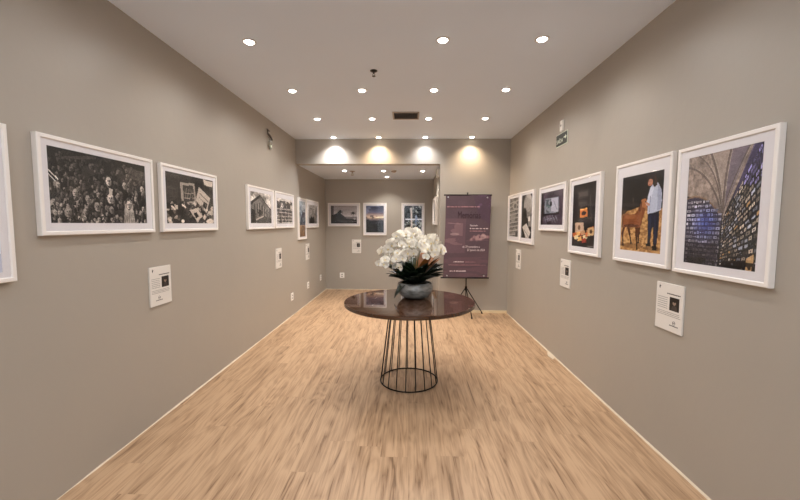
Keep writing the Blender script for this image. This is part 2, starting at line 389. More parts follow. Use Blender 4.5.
def art_window():
    c = Canvas(60, 84, (24,30,40), 15); n = c.fbm(12,16)
    c.put(n > .52, (96,104,108), .9); c.put(n > .62, (176,180,178), .9); c.poly([(0,.28),(1,.25),(1,.5),(0,.56)], (20,26,38), .75); c.line(.4,.1,.44,.9,.035,(196,190,186)); c.line(.1,.5,1,.5,.02,(206,212,224)); c.ell(.68,.46,.07,.12,(150,168,198),.9); c.ell(.72,.62,.12,.09,(110,132,168),.7); c.put((c.V>.6)&(c.fbm(10,14)>.6),(132,128,100),.6); c.speck(30); return c
def art_plates():
    c = Canvas(48, 72, (118,110,104), 16); c.tex(5,9,1.0)
    for k in range(9):
        v = .08+.105*k; c.line(.0, v+.05, 1, v, .018, (176,168,160), .8); c.line(0, v+.075, 1, v+.03, .01, (52,46,42), .8)
    c.ell(.6,.2,.25,.1,(160,152,144)); c.ell(.62,.21,.15,.06,(96,88,82)); c.ell(.4,.5,.26,.12,(150,142,134),.8); c.poly([(.7,.88),(1,.86),(1,1),(.7,1)],(40,34,32)); c.speck(24); bw(c); return c
def art_hair():
    c = Canvas(50, 74, (36,30,28), 17); c.ell(.62,.26,.42,.28,(150,142,134)); c.ell(.66,.2,.3,.2,(176,168,158)); 
    for k in range(12): c.line(.3+.05*k,.02+.01*k,.5+.04*k,.55,.008,(100,90,84),.6)
    c.ell(.3,.5,.22,.2,(46,40,36)); c.poly([(.62,.52),(.95,.5),(1,.72),(.7,.74)],(140,132,124)); c.ell(.75,.56,.07,.06,(210,204,196)); c.poly([(.1,.74),(.5,.66),(.9,.86),(.72,1),(.45,.98)],(192,184,176)); c.line(.25,.8,.7,.95,.01,(120,112,106)); c.poly([(0,.8),(.12,.8),(.4,1),(0,1)],(24,20,18)); c.speck(20); bw(c); return c
def art_pillow():
    c = Canvas(78, 60, (84,72,84), 18); c.tex(8,7,.5); c.poly([(0,0),(.12,0),(.1,1),(0,1)],(28,22,30)); c.poly([(.08,.3),(.2,.3),(.18,.75),(.06,.8)],(18,16,22)); c.poly([(.4,.05),(.6,.04),(.62,.13),(.4,.14)],(56,48,58))
    c.poly([(.2,.2),(.8,.2),(.83,.5),(.8,.68),(.5,.66),(.2,.7),(.17,.45)],(128,134,144)); c.poly([(.48,.22),(.78,.22),(.79,.62),(.5,.6)],(170,170,184)); c.put((c.U>.2)&(c.U<.5)&(c.V>.24)&(c.V<.64)&(c.fbm(10,9)>.5),(70,84,90),.8)
    c.ell(.48,.37,.05,.07,(14,16,22)); c.line(.6,.3,.74,.55,.02,(142,144,160)); c.line(.25,.42,.45,.46,.02,(96,120,118)); c.line(.2,.68,.82,.67,.03,(34,28,38))
    for k in range(14):
        u = .2+.04*k; c.line(u,.76+.06*math.sin(k*1.9),u+.05,.86+.06*math.cos(k*2.3),.009,(150,158,172),.8)
    c.poly([(.3,.9),(.5,.88),(.5,1),(.32,1)],(36,30,42)); c.speck(18); return c
def art_shelf():
    c = Canvas(52, 88, (38,32,34), 19); c.tex(8,12,.7); c.poly([(.2,.1),(.7,.1),(.72,.22),(.2,.24)],(66,60,60)); c.poly([(.24,.14),(.66,.13),(.66,.2),(.25,.21)],(90,82,80)); c.poly([(.7,.1),(.95,.12),(.9,.55),(.72,.5)],(54,46,46)); c.ell(.45,.32,.2,.06,(62,54,56))
    c.line(.76,.2,.84,.6,.012,(78,72,72)); c.line(.28,.3,.6,.3,.008,(90,84,84))
    c.poly([(.34,.42),(.66,.41),(.68,.52),(.34,.54)],(206,120,48)); c.ell(.51,.47,.1,.035,(70,36,24)); c.line(.36,.41,.64,.4,.01,(240,178,90))
    c.poly([(.14,.62),(.52,.60),(.54,.76),(.16,.78)],(188,158,132)); c.ell(.33,.69,.06,.04,(120,84,60)); c.ell(.62,.6,.3,.02,(56,50,54))
    for k, (u,v) in enumerate(((.12,.82),(.3,.8),(.46,.82),(.6,.84),(.75,.76),(.86,.72),(.35,.88),(.55,.9),(.2,.86),(.5,.78),(.7,.8))):
        cc = [(206,104,44),(226,170,90),(176,60,34),(214,196,150),(190,140,100)][k % 5]; c.poly([(u-.1,v-.03),(u+.08,v-.05),(u+.12,v+.02),(u-.06,v+.045)], cc, .95); c.line(u-.08,v+.04,u+.1,v+.02,.006,(40,24,18))
    c.poly([(.7,.7),(.95,.68),(.96,.8),(.72,.82)],(196,160,112)); c.ell(.84,.75,.06,.03,(96,62,44)); c.line(.7,.97,.95,.97,.006,(120,112,112)); c.speck(14); return c
def art_calf():
    c = Canvas(96, 128, (20,18,20), 20); c.grad((14,13,16),(30,25,24),0,.46); c.put((c.V<.45)&(c.fbm(8,10)>.6),(44,40,40),.6)
    c.line(.1,.3,.45,.33,.010,(44,40,42)); c.line(.3,.3,.34,.5,.012,(110,98,84),.6); c.poly([(.0,.34),(.4,.36),(.45,.46),(.0,.46)],(58,44,36),.6)
    g = (c.V > .44 + .02*np.sin(c.U*9)); c.put(g, (176,130,78)); n = c.fbm(22,40,3); c.put(g & (n > .54), (206,164,104), .6); c.put(g & (n < .42), (136,96,54), .6)
    c.poly([(0,.44),(.2,.45),(.1,.5),(0,.52)],(66,48,32),.8); c.ell(.3,.93,.3,.03,(120,82,46),.5); c.ell(.8,.94,.2,.025,(100,70,44),.5)
    B = (134,78,42); D_ = (96,54,30); H_ = (168,108,66)
    for pts, w in ((((.10,.66),(.055,.77),(.085,.92)),.017), (((.20,.66),(.25,.77),(.30,.885)),.016), (((.42,.66),(.435,.80),(.455,.955)),.018), (((.47,.64),(.49,.76),(.485,.87)),.015)):
        (a,b_),(d,e),(f,h_) = pts; c.line(a,b_,d,e,w*1.4,D_); c.line(d,e,f,h_,w*.8,(78,44,26)); c.ell(f,h_+.008,.022,.014,(28,20,16))
    body = [(.03,.56),(.06,.515),(.14,.50),(.26,.515),(.36,.505),(.42,.48),(.47,.41),(.52,.36),(.60,.35),(.63,.42),(.60,.50),(.56,.58),(.54,.645),(.49,.69),(.40,.69),(.28,.675),(.17,.68),(.09,.69),(.04,.64)]
    c.poly(body, B); c.ell(.14,.58,.09,.07,(150,90,50),.8); c.ell(.28,.545,.18,.03,H_,.55); c.ell(.44,.60,.09,.08,(146,86,48),.8); c.ell(.28,.665,.20,.022,D_,.8); c.line(.055,.53,.035,.68,.010,D_); c.line(.52,.42,.50,.60,.02,(150,92,52),.6)
    c.poly([(.50,.34),(.56,.315),(.62,.325),(.665,.37),(.69,.42),(.665,.445),(.61,.44),(.55,.43),(.51,.40)], H_); c.ell(.675,.425,.024,.020,(92,62,48)); c.ell(.615,.362,.012,.010,(18,12,10)); c.poly([(.50,.345),(.535,.36),(.52,.46),(.475,.49),(.47,.42)], D_); c.ell(.505,.42,.02,.045,(140,86,56),.7); c.line(.56,.315,.58,.30,.012,(60,36,24))
    c.poly([(.67,.50),(.93,.46),(.925,.70),(.90,.90),(.83,.91),(.81,.68),(.78,.70),(.76,.88),(.70,.88),(.69,.66)],(30,38,62)); c.poly([(.69,.54),(.76,.53),(.75,.82),(.72,.82)],(48,60,92),.8); c.line(.84,.55,.87,.86,.012,(50,60,92),.7); c.poly([(.66,.885),(.77,.87),(.78,.91),(.68,.92)],(20,18,22)); c.poly([(.80,.91),(.90,.90),(.91,.96),(.82,.965)],(20,18,22))
    c.poly([(.70,.20),(.76,.155),(.87,.15),(.95,.24),(.965,.36),(.955,.475),(.80,.505),(.67,.515),(.66,.40),(.655,.30)],(170,176,194)); c.poly([(.86,.16),(.95,.24),(.96,.46),(.88,.48)],(142,148,172),.8); c.line(.74,.22,.69,.34,.030,(190,194,208)); c.line(.69,.34,.65,.385,.024,(184,188,204)); c.line(.72,.30,.71,.49,.006,(136,142,166)); c.ell(.645,.385,.026,.017,(186,134,108)); c.ell(.685,.40,.024,.016,(180,128,104))
    c.ell(.695,.115,.060,.060,(186,130,104)); c.poly([(.62,.10),(.65,.055),(.72,.03),(.80,.045),(.845,.10),(.85,.17),(.80,.20),(.765,.175),(.76,.11),(.70,.085),(.655,.10),(.645,.17),(.622,.15)],(52,30,24)); c.line(.80,.06,.83,.15,.006,(86,54,40)); c.ell(.675,.115,.009,.006,(30,18,16)); c.ell(.715,.118,.009,.006,(30,18,16)); c.line(.675,.15,.71,.152,.004,(136,70,60)); c.ell(.69,.134,.009,.008,(166,108,88))
    c.speck(12); return c
def art_vault():
    c = Canvas(132, 176, (42,38,50), 21); r = c.r
    # plastered vault
    c.poly([(0,0),(1,0),(1,.10),(.62,.56),(.545,.60),(.44,.52),(.3,.42),(.0,.36)],(150,134,124)); c.tex(30,40,.42,2); c.tex(5,6,.35)
    c.poly([(.30,0),(.60,0),(.555,.30),(.55,.52),(.50,.42),(.42,.24)],(166,150,140),.55); c.poly([(.62,0),(.84,0),(.70,.26),(.60,.46),(.555,.55),(.575,.3)],(112,102,118),.75)
    for pts, w in ((((.34,.0),(.42,.14),(.485,.30),(.53,.46),(.548,.60)),.014), (((.0,.09),(.16,.14),(.32,.24),(.46,.40),(.545,.58)),.012), (((.16,.0),(.32,.11),(.44,.26),(.52,.45),(.546,.59)),.009), (((.61,.0),(.575,.16),(.556,.34),(.548,.60)),.013), (((.84,.0),(.72,.18),(.62,.36),(.556,.54)),.008)):
        P_ = catpts(pts)
        c.pline([(a[0]+w*.9, a[1]) for a in P_], w*.7, (190,176,162), .55); c.pline(P_, w*.8, (96,84,80), .75)
    for k in range(26):
        u, v = .03+.36*r.rand(), .04+.26*r.rand(); c.line(u, v, u+.03*r.rand(), v+.03*(r.rand()-.5), .003, (120,106,98), .7)
    # left wall: rows of small framed photographs below a shallow arch
    pts = [(0,.405)] + [(.55*k/12, .405-.045*math.sin(PI*min(k/14+.12,1))+.17*(k/12)**2.2) for k in range(13)] + [(.545,1),(0,1)]
    c.poly(pts, (70,64,84)); 
    c.pline(pts[1:13], .009, (142,114,88), .8)
    for j in range(15):
        v = .425+.040*j; u = .01+.02*r.rand()
        while u < .52:
            w = .016+.016*r.rand(); h = .011+.006*r.rand()
            if v > .405-.045*math.sin(PI*min((u/.55*12)/14+.12,1))+.17*(u/.55)**2.2+.015:
                bl = math.exp(-((u-.30)**2/.03+(v-.62)**2/.018)); g = (150+80*r.rand())*(1-.40*max(0,(v-.62)/.38))
                col = (g*(1-.40*bl), g*(.98-.26*bl), g*(1.0+.10*bl))
                c.poly([(u,v-h),(u+2*w,v-h+.003),(u+2*w,v+h),(u,v+h)], (28,25,36), .9); q = .004
                c.poly([(u+q,v-h+q),(u+2*w-q,v-h+q),(u+2*w-q,v+h-q),(u+q,v+h-q)], col, .92)
                k = r.rand()
                if k > .35: c.poly([(u+w*.6,v-h*.45),(u+w*1.5,v-h*.45),(u+w*1.4,v+h*.55),(u+w*.6,v+h*.5)], (70,66,84), .75)
            u += 2*w+.004+.006*r.rand()
    c.put((c.U<.52)&(c.V>.46)&(c.V<.84), (84,96,196), .38*np.exp(-((c.U-.30)**2/.03+(c.V-.62)**2/.014)))
    # right wall in steep perspective
    c.poly([(1,.0),(.90,0),(.72,.30),(.60,.50),(.545,.60),(.53,1),(1,1)], (44,39,46)); c.poly([(.88,0),(1,0),(1,.14),(.86,.26),(.70,.40),(.66,.42)],(92,84,124),.7)
    top = lambda u: .60-(u-.545)*1.42
    bot = lambda u: 1.02+.16*(u-.545)
    for j in range(19):
        i = 0; t = .01*r.rand()
        while t < 1:
            dt = .06+.07*r.rand(); u0 = .552+.448*t**1.3; u1 = .552+.448*min(1,t+dt*.86)**1.3; t += dt
            f0 = (j+.08+.22*r.rand())/19; f1 = (j+.86)/19
            q = [(u0, top(u0)+(bot(u0)-top(u0))*f0), (u1, top(u1)+(bot(u1)-top(u1))*f0), (u1, top(u1)+(bot(u1)-top(u1))*f1), (u0, top(u0)+(bot(u0)-top(u0))*f1)]
            vv = q[0][1]; k = r.rand(); g = (95+125*r.rand())*(1-.25*max(0,(vv-.7)/.3))
            col = (g*.86,g*.82,g*1.16) if vv < .32 else ((g*1.05,g*.97,g*.86) if k > .45 else (g*.90,g*.93,g*1.0))
            if k > .94: col = (226,216,204)
            if k < .04: col = (186,146,96)
            c.poly(q, (30,26,32), .9)
            mu = (u0+u1)/2; mv = sum(p[1] for p in q)/4
            c.poly([(mu+(p[0]-mu)*.78, mv+(p[1]-mv)*.74) for p in q], col, .95)
            if k > .3: c.poly([(mu+(p[0]-mu)*.36, mv+(p[1]-mv)*.40) for p in q], (g*.4,g*.38,g*.42), .8)
    c.line(.62,.99,1,.74,.008,(20,18,22),.8); c.line(.58,.86,1,.50,.005,(24,20,26),.6); c.poly([(.88,.90),(.96,.86),(.96,1),(.88,1)],(198,158,106),.85)
    c.line(.546,.58,.53,1,.006,(26,22,30)); c.put((c.V>.93)&(c.fbm(9,12)>.45), (22,20,26), .7); c.put((c.V>.8)&(c.U<.5), (30,26,36), .35)
    c.tex(6,8,.25); c.speck(16); return c
def art_pale():
    c = Canvas(40, 50, (204,208,220), 22); c.tex(4,5,.12); c.poly([(.0,.8),(1,.86),(1,1),(0,1)],(182,186,200)); return c
def art_dim():
    c = Canvas(50, 32, (150,146,146), 23); c.grad((176,172,172),(70,66,68)); c.tex(6,4,.5); return c

# ------------------------------------------------------------------ framed pictures
def picture(side, centre, w, h, ztop, art, label, pm=None, depth=0.03, group='framed photographs on the gallery walls', glare=False):
    """side: L (x=-A_), R (x=B_), K (alcove back y=D2), Q (alcove right wall). local x runs right as seen by a viewer facing it."""
    z0 = ztop - h
    if side == 'L': t = empty('framed_photograph', (-A_, centre, z0), PI/2)
    elif side == 'R': t = empty('framed_photograph', (B_, centre, z0), -PI/2)
    elif side == 'Q': t = empty('framed_photograph', (XA, centre, z0), -PI/2)
    else: t = empty('framed_photograph', (centre, D2, z0), 0)
    tag(t, label, 'picture', group)
    ix0, ix1, iz0, iz1 = pm
    fw = 0.023; e = 0.001
    bm = bmesh.new()
    # mitred moulding: outer/inner rectangle profile
    def ring(inset, y): return [bm.verts.new(p) for p in ((-w/2+inset, y, inset), (w/2-inset, y, inset), (w/2-inset, y, h-inset), (-w/2+inset, y, h-inset))]
    rs = [ring(0,-e), ring(0,-depth+.003), ring(.003,-depth), ring(fw-.004,-depth), ring(fw,-depth+.004), ring(fw,-e)]
    for k in range(len(rs)):
        R0, R1 = rs[k], rs[(k+1) % len(rs)]
        for i in range(4): bm.faces.new((R0[i], R0[(i+1) % 4], R1[(i+1) % 4], R1[i]))
    build('frame', bm, M['white'], t)
    # mount with a window cut for the print
    bm = bmesh.new(); o = fw
    ys = (-.0212, -.0235)
    def rect(x0,x1,z0_,z1_,y): return [bm.verts.new(p) for p in ((x0,y,z0_),(x1,y,z0_),(x1,y,z1_),(x0,y,z1_))]
    fo = rect(-w/2+o, w/2-o, o, h-o, ys[1]); fi = rect(ix0, ix1, iz0, iz1, ys[1])
    bo = rect(-w/2+o, w/2-o, o, h-o, ys[0]); bi = rect(ix0, ix1, iz0, iz1, ys[0])
    for P, Q in ((fo,fi),(bo,bi),(fo,bo),(fi,bi)):
        for i in range(4): bm.faces.new((P[i], P[(i+1) % 4], Q[(i+1) % 4], Q[i]))
    build('mount', bm, M['mount'], t)
    print_mesh('photo_print', art, ix0-.003, ix1+.003, iz0-.003, iz1+.003, -.021, M['print'], t, .003, con=1.28)
    bm = bmesh.new(); box(bm, -w/2+fw, w/2-fw, -.0265, -.0250, fw, h-fw); build('glass_pane', bm, M['glass'], t)
    return t

LW, LH, PW, PH = 0.86, 0.525, 0.652, 0.735
ZT = 1.957
def pml(): return (-.350, .350, .066, LH-.056)
def pmp(): return (-.225, .225, .085, PH-.085)
picture('L', 1.352, PW, PH, 1.955, art_pale(), 'partly cut off white framed print at the left edge of the photo, pale blue picture', (-.27,.27,.05,.68))
picture('L', 2.225, .83, LH, 1.957, art_masks(), 'wide white frame with sepia photo crowded with dozens of carved masks and heads', (-.360,.340,.066,LH-.056))
picture('L', 3.125, .80, LH, 1.957, art_papers(), 'wide white frame with sepia photo of old pictures and papers against planks', (-.345,.335,.066,LH-.056))
picture('L', 4.61, .82, LH, 1.952, art_house(), 'wide white frame with black and white photo of an old gabled house', (-.335,.315,.075,LH-.07))
picture('L', 5.475, LW-.03, LH, 1.955, art_lattice(), 'wide white frame with black and white photo of trees above a lattice fence', (-.34,.34,.07,LH-.09))
picture('L', 6.365, .45, .72, 1.943, art_hill(), 'narrow tall white frame on left wall, colour photo, blue above and ochre below', (-.175,.165,.045,.66))
picture('L', 7.05, LW, LH, 1.945, art_room(), 'wide white frame deepest on the left wall, grey photo of an interior', (-.30,.30,.08,LH-.09))
picture('K', -1.48, .725, .525, 1.963, art_palms(), 'wide white frame on alcove back wall, dusky photo of palm silhouettes', (-.295,.295,.065,.463))
picture('K', -.78, .53, .73, 1.968, art_sunset(), 'tall white frame on alcove back wall, dark photo of a glowing cloudy sunset', (-.20,.20,.065,.665))
picture('K', .075, .52, .73, 1.968, art_window(), 'tall white frame above the orchids, blue and white photo of foliage with a cross', (-.197,.197,.065,.665))
picture('Q', 7.25, .74, LH, 2.01, art_dim(), 'white frame seen edge on upon the narrow right wall of the alcove', (-.29,.29,.07,LH-.07), depth=.05)
picture('R', 5.75, PW+.01, PH, 1.965, art_plates(), 'tall white frame at far end of right wall, grey photo of stacked layered shapes', (-.235,.235,.08,PH-.06))
picture('R', 5.13, .565, PH, 1.962, art_hair(), 'tall white frame on right wall, black and white photo of pale hair over papers', (-.22,.22,.08,PH-.05))
picture('R', 4.245, .77, LH, 1.950, art_pillow(), 'wide white frame on right wall, purple grey photo of a patterned pillow square', (-.33,.32,.07,LH-.070))
picture('R', 3.46, .602, PH, 1.952, art_shelf(), 'tall white frame on right wall, dark photo with orange box and books', (-.228,.215,.072,PH-.068))
picture('R', 2.628, .614, PH, 1.955, art_calf(), 'tall white frame with colour photo of a person stroking a brown calf', (-.222,.232,.09,PH-.10))
picture('R', 1.973, .606, PH, 1.950, art_vault(), 'tall white frame nearest on right wall, vaulted hall photo lined with small pictures', (-.220,.230,.065,PH-.065))

# ------------------------------------------------------------------ caption cards
def portrait(seed):
    c = Canvas(18, 24, (34,30,28), seed); c.ell(.5,.38,.17,.2,(150,128,112)); c.poly([(.2,1),(.28,.66),(.5,.58),(.74,.66),(.85,1)],(70,62,58)); c.ell(.5,.24,.19,.12,(30,24,22)); c.tex(4,4,.3); return c
def caption(side, centre, z0, w, h, label, qr_gap=True, seed=1, lay='wide', tilt=0.0):
    if side == 'L': t = empty('caption_card', (-A_, centre, z0), PI/2)
    elif side == 'R': t = empty('caption_card', (B_, centre, z0), -PI/2)
    else: t = empty('caption_card', (centre, D2, z0), 0)
    t.rotation_euler = (0, tilt, t.rotation_euler.z) if side == 'K' else t.rotation_euler
    tag(t, label, 'label', 'white caption cards below the photographs')
    bm = bmesh.new(); box(bm, -w/2, w/2, -.010, 0, 0, h); build('card_board', bm, M['card'], t, bevel=.0008)
    r = random.Random(seed); T = lambda x, z, ww, hh: box(bm, -w/2+x*w, -w/2+(x+ww)*w, -.0106, -.0095, h*(1-z-hh), h*(1-z))
    bm = bmesh.new()                                   # title line: short word-like strokes
    x = .42
    for k in range(9):
        ww = .045+.02*r.random(); T(x, .20, ww-.012, .022); x += ww
    build('title_line', bm, M['ink'], t)
    bm = bmesh.new()
    for j in range(6):
        x = .07
        while x < .44:
            ww = .03+.06*r.random(); T(x, .30+.045*j, min(ww, .46-x)-.01, .012); x += ww
    for j in range(3):
        x = .07
        while x < .88:
            ww = .03+.07*r.random(); T(x, .60+.035*j, ww-.01, .011); x += ww
    build('body_text', bm, M['grey_ink'], t)
    print_mesh('portrait_photo', portrait(seed), -w/2+.53*w, -w/2+.88*w, h*(1-.55), h*(1-.27), -.0108, M['print'], t, .001)
    bm = bmesh.new(); T(.11,.07,.035,.05); T(.125,.05,.01,.09); T(.14,.07,.03,.02); build('emblem', bm, M['ink'], t)
    bm = bmesh.new()                                   # round mark over a word line, bottom
    lx = .62 if qr_gap else .30
    cx = -w/2+(lx+.1)*w; cz = h*(1-.80)
    tube(bm, [(cx+.011*math.cos(2*PI*k/14), -.0102, cz+.011*math.sin(2*PI*k/14)) for k in range(14)], .0012, 5, closed=True)
    box(bm, cx-.008, cx+.008, -.0108, -.0095, cz-.001, cz+.002)
    for k in range(7): box(bm, cx-.036+.0105*k, cx-.036+.0105*k+.0075, -.0108, -.0095, cz-.022, cz-.0165)
    build('logo', bm, M['ink'], t)
    return t
caption('L', 2.70, .878, .235, .293, 'white caption card with portrait, nearest on the left wall', False, 2)
caption('L', 5.215, .85, .225, .29, 'white caption card on left wall under the fence and house photos', True, 3)
caption('L', 6.71, .83, .23, .295, 'white caption card deepest on left wall, below the tall ochre photo', True, 4)
caption('K', -1.20, .835, .205, .305, 'white caption card on the alcove back wall, below the palm photo', True, 5)
caption('R', 2.31, .83, .235, .30, 'white caption card nearest on right wall, below the calf photo', True, 6)
caption('R', 3.85, .84, .235, .29, 'white caption card on right wall under the orange box photo', True, 7)
caption('R', 5.51, .83, .215, .29, 'white caption card at far end of right wall beside the banner corner', True, 8)

# ------------------------------------------------------------------ sockets
def socket(loc, rz, label):
    t = empty('wall_socket', loc, rz); tag(t, label, 'socket', 'white wall sockets near the floor')
    bm = bmesh.new(); box(bm, -.052,.052,-.012,0,0,.122); build('cover_plate', bm, M['plastic'], t, bevel=.003)
    for z in (.036, .082):
        bm = bmesh.new()
        prof = [(.018*math.cos(2*PI*k/6), .014*math.sin(2*PI*k/6)) for k in range(6)]
        a = [bm.verts.new((x,-.0135,z+y)) for x, y in prof]; b2 = [bm.verts.new((x,-.0115,z+y)) for x, y in prof]
        bm.faces.new(a); bm.faces.new(b2[::-1])
        for i in range(6): bm.faces.new((a[i],a[(i+1)%6],b2[(i+1)%6],b2[i]))
        rc = build('receptacle', bm, M['grey_ink'], t)
        bm = bmesh.new()
        for x in (-.008,0,.008): tube(bm, [(x,-.0145,z),(x,-.0132,z)], .0018, 6)
        build('pin_hole', bm, M['slot'], rc)
def sock3(): pass
socket((-A_, 5.78, .255), PI/2, 'white double wall socket nearest on the left wall')
socket((-A_, 6.72, .285), PI/2, 'white double wall socket middle one along the left wall')
socket((-A_, 7.68, .285), PI/2, 'white double wall socket on left wall closest to the alcove corner')
socket((-1.535, D2, .262), 0, 'white double wall socket on the alcove back wall')

# ------------------------------------------------------------------ room shell
def struct(name, bm, m, parent=None, **k):
    o = build(name, bm, m, parent, **k)
    if not parent: o['kind'] = 'structure'
    return o
T = .16
bm = bmesh.new(); box(bm, -A_-T, B_+T, YF-T, D2+T, -.12, 0); struct('floor', bm, M['floor'])
bm = bmesh.new(); box(bm, -A_-T, B_+T, YF-T, D1+T, HC, HC+.12); struct('ceiling', bm, M['ceil'])
bm = bmesh.new(); box(bm, -A_, XA, D1+T, D2, HH, HH+.12); struct('ceiling_alcove', bm, M['ceil'])
bm = bmesh.new(); box(bm, -A_-T, -A_, YF, D2, 0, HC); struct('wall_left', bm, M['wall'])
bm = bmesh.new(); box(bm, B_, B_+T, YF, D1, 0, HC); struct('wall_right', bm, M['wall'])
bm = bmesh.new(); box(bm, -A_-T, XA+T, D2, D2+T, 0, HH+.12); struct('wall_back', bm, M['wall'])
wx0, wx1, wz0, wz1 = -1.75, 1.50, .10, 2.74
bm = bmesh.new(); box(bm, -A_-T, wx0, YF-T, YF, 0, HC); box(bm, wx1, B_+T, YF-T, YF, 0, HC); box(bm, wx0, wx1, YF-T, YF, 0, wz0); box(bm, wx0, wx1, YF-T, YF, wz1, HC); struct('wall_front', bm, M['wall'])
bm = bmesh.new()
for q in ((wx0,wx0+.05),(wx1-.05,wx1),(-.68,-.63),(.40,.45)): box(bm, q[0], q[1], YF-.11, YF-.05, wz0, wz1)
for q in ((wz0,wz0+.05),(wz1-.05,wz1),(2.1,2.15)): box(bm, wx0+.05, wx1-.05, YF-.11, YF-.05, q[0], q[1])
wf = struct('window_1', bm, M['blackp'])
bm = bmesh.new(); box(bm, wx0+.05, wx1-.05, YF-.085, YF-.079, wz0+.05, wz1-.05); build('window_pane', bm, M['glass'], wf)
PL = bpy.data.lights.new('sky_portal', 'AREA'); PL.shape = 'RECTANGLE'; PL.size = wx1-wx0; PL.size_y = wz1-wz0; PL.cycles.is_portal = True
po = bpy.data.objects.new('sky_portal', PL); COL.objects.link(po); po.location = ((wx0+wx1)/2, YF-T-.02, (wz0+wz1)/2); po.rotation_euler = (PI/2, 0, PI)
bm = bmesh.new(); box(bm, XR, B_+T, D1, D1+T, 0, HC); box(bm, -A_, XR, D1, D1+T, HH, HC); struct('wall_alcove_front', bm, M['wall'])
# alcove right wall, with a recessed door close to the opening
bm = bmesh.new(); dy0, dy1, dz = D1+T+.04, D1+T+.40, 2.12
box(bm, XA, XA+T, D1+T, dy0, 0, HH); box(bm, XA, XA+T, dy1, D2, 0, HH); box(bm, XA, XA+T, dy0, dy1, dz, HH); struct('wall_alcove_right', bm, M['wall'])
bm = bmesh.new(); box(bm, XA+.05, XA+.09, dy0, dy1, 0, dz); d = struct('door_1', bm, M['door'])
bm = bmesh.new(); tube(bm, [(XA+.05,dy0+.07,1.02),(XA+.012,dy0+.07,1.02),(XA+.012,dy0+.16,1.02)], .008, 8); o = build('door_handle', bm, M['steel'], d); o['label'] = 'steel door handle'
bm = bmesh.new(); box(bm, XR+.001, XR+.012, D1+T, D1+T+.03, 0, 1.12); o = struct('trim_1', bm, M['oak'])
# ragged caulk line where walls meet the floor
def caulk(name, p0, p1, nrm, seed, w=.009):
    r = random.Random(seed); bm = bmesh.new(); n = 90; p0 = Vector(p0); p1 = Vector(p1); nrm = Vector(nrm)
    A = []; wdt = w
    for i in range(n+1):
        p = p0.lerp(p1, i/n); wdt = max(.0012, min(.0105, wdt + (r.random()-.5)*.006))
        A.append((bm.verts.new(p), bm.verts.new(p + nrm*wdt), bm.verts.new(p + nrm*wdt*.3 + Vector((0,0,wdt*.8))), bm.verts.new(p + Vector((0,0,wdt*1.0)))))
    for a, b_ in zip(A, A[1:]):
        for k in range(3): bm.faces.new((a[k], a[k+1], b_[k+1], b_[k]))
        bm.faces.new((a[3], a[0], b_[0], b_[3]))
    bm.faces.new(A[0]); bm.faces.new(A[-1][::-1]); struct(name, bm, M['caulk'])
caulk('trim_2', (-A_, YF, 0), (-A_, D2, 0), (1,0,0), 1)
caulk('trim_3', (B_, YF, 0), (B_, D1, 0), (-1,0,0), 2)
caulk('trim_4', (-A_, D2, 0), (XA, D2, 0), (0,-1,0), 3, .012)
bm = bmesh.new(); box(bm, XR, B_, D1-.012, D1, 0, .045); struct('baseboard_back', bm, M['skirt'], bevel=.003)
bm = bmesh.new()
v = [bm.verts.new(p) for p in ((B_-.002,4.05,.001),(B_-.05,3.98,.001),(B_-.062,4.10,.001),(B_-.03,4.2,.001),(B_-.002,4.22,.001))]
f = bm.faces.new(v); e = bmesh.ops.extrude_face_region(bm, geom=[f]); bmesh.ops.translate(bm, vec=(0,0,.006), verts=[g for g in e['geom'] if isinstance(g, bmesh.types.BMVert)])
tag(build('plaster_chip', bm, M['caulk']), 'small white plaster chip on floor against the right wall', 'debris')

# ------------------------------------------------------------------ recessed downlights
def emis(name, col, st):
    m = bpy.data.materials.new(name); m.use_nodes = True; nt = m.node_tree; nt.nodes.clear()
    o = nd(m, 'ShaderNodeOutputMaterial'); e = nd(m, 'ShaderNodeEmission'); e.inputs['Color'].default_value = (*col, 1); e.inputs['Strength'].default_value = st
    lk(m, e.outputs[0], o.inputs[0]); return m
WARM = (1.0, .78, .56); NEU = (.99, .95, .91); COOL = (.95, .96, 1.0)
EM = {k: emis('lamp_' + n, c, 26) for k, n, c in ((WARM,'warm',(1,.88,.68)), (NEU,'neutral',(1,.94,.84)), (COOL,'cool',(1,.97,.95)))}
M['ring'] = mat('white_lamp_ring', (225,220,214), 0.4)
def downlight(x, y, z, tone, power, label, group, cone=168, blend=1.0):
    t = empty('recessed_downlight', (x, y, z)); tag(t, label, 'ceiling light', group)
    bm = bmesh.new(); lathe(bm, [(.036,-.0005),(.052,-.0005),(.052,-.003),(.046,-.007),(.036,-.006)], 28, cap0=False, cap1=False)
    o = build('trim_ring', bm, M['ring'], t, True)
    bm = bmesh.new(); lathe(bm, [(.036,-.001),(.036,-.007),(.028,-.013),(.016,-.016),(.004,-.017)], 24); build('lens', bm, EM[tone], t, True)
    L = bpy.data.lights.new('downlight_beam', 'SPOT'); L.energy = power; L.color = tone; L.spot_size = math.radians(cone); L.spot_blend = blend; L.shadow_soft_size = .04
    lo = bpy.data.objects.new('downlight_beam', L); COL.objects.link(lo); lo.parent = t; lo.location = (0,0,-.03)
P = 32
colx = [-1.24, -.505, .245, .99]
side = ['leftmost', 'second from left', 'third from left', 'rightmost']
rows = [(2.87, NEU, 'in the nearest visible row'), (3.90, NEU, 'in the second visible row'), (4.93, NEU, 'in the third row from camera')]
for ry, tone, txt in rows:
    for i, x in enumerate(colx):
        if ry == 2.87 and i == 1: continue
        pk = {2.87: 1.0, 3.90: 1.0, 4.93: 1.3}[ry]
        if ry == 2.87: s = ['left', None, 'middle', 'right'][i] + ' one of three lit downlights nearest the camera'
        else: s = side[i] + ' round recessed downlight ' + txt
        downlight(x, ry, HC, tone, P*pk, s, 'recessed downlights in the main ceiling')
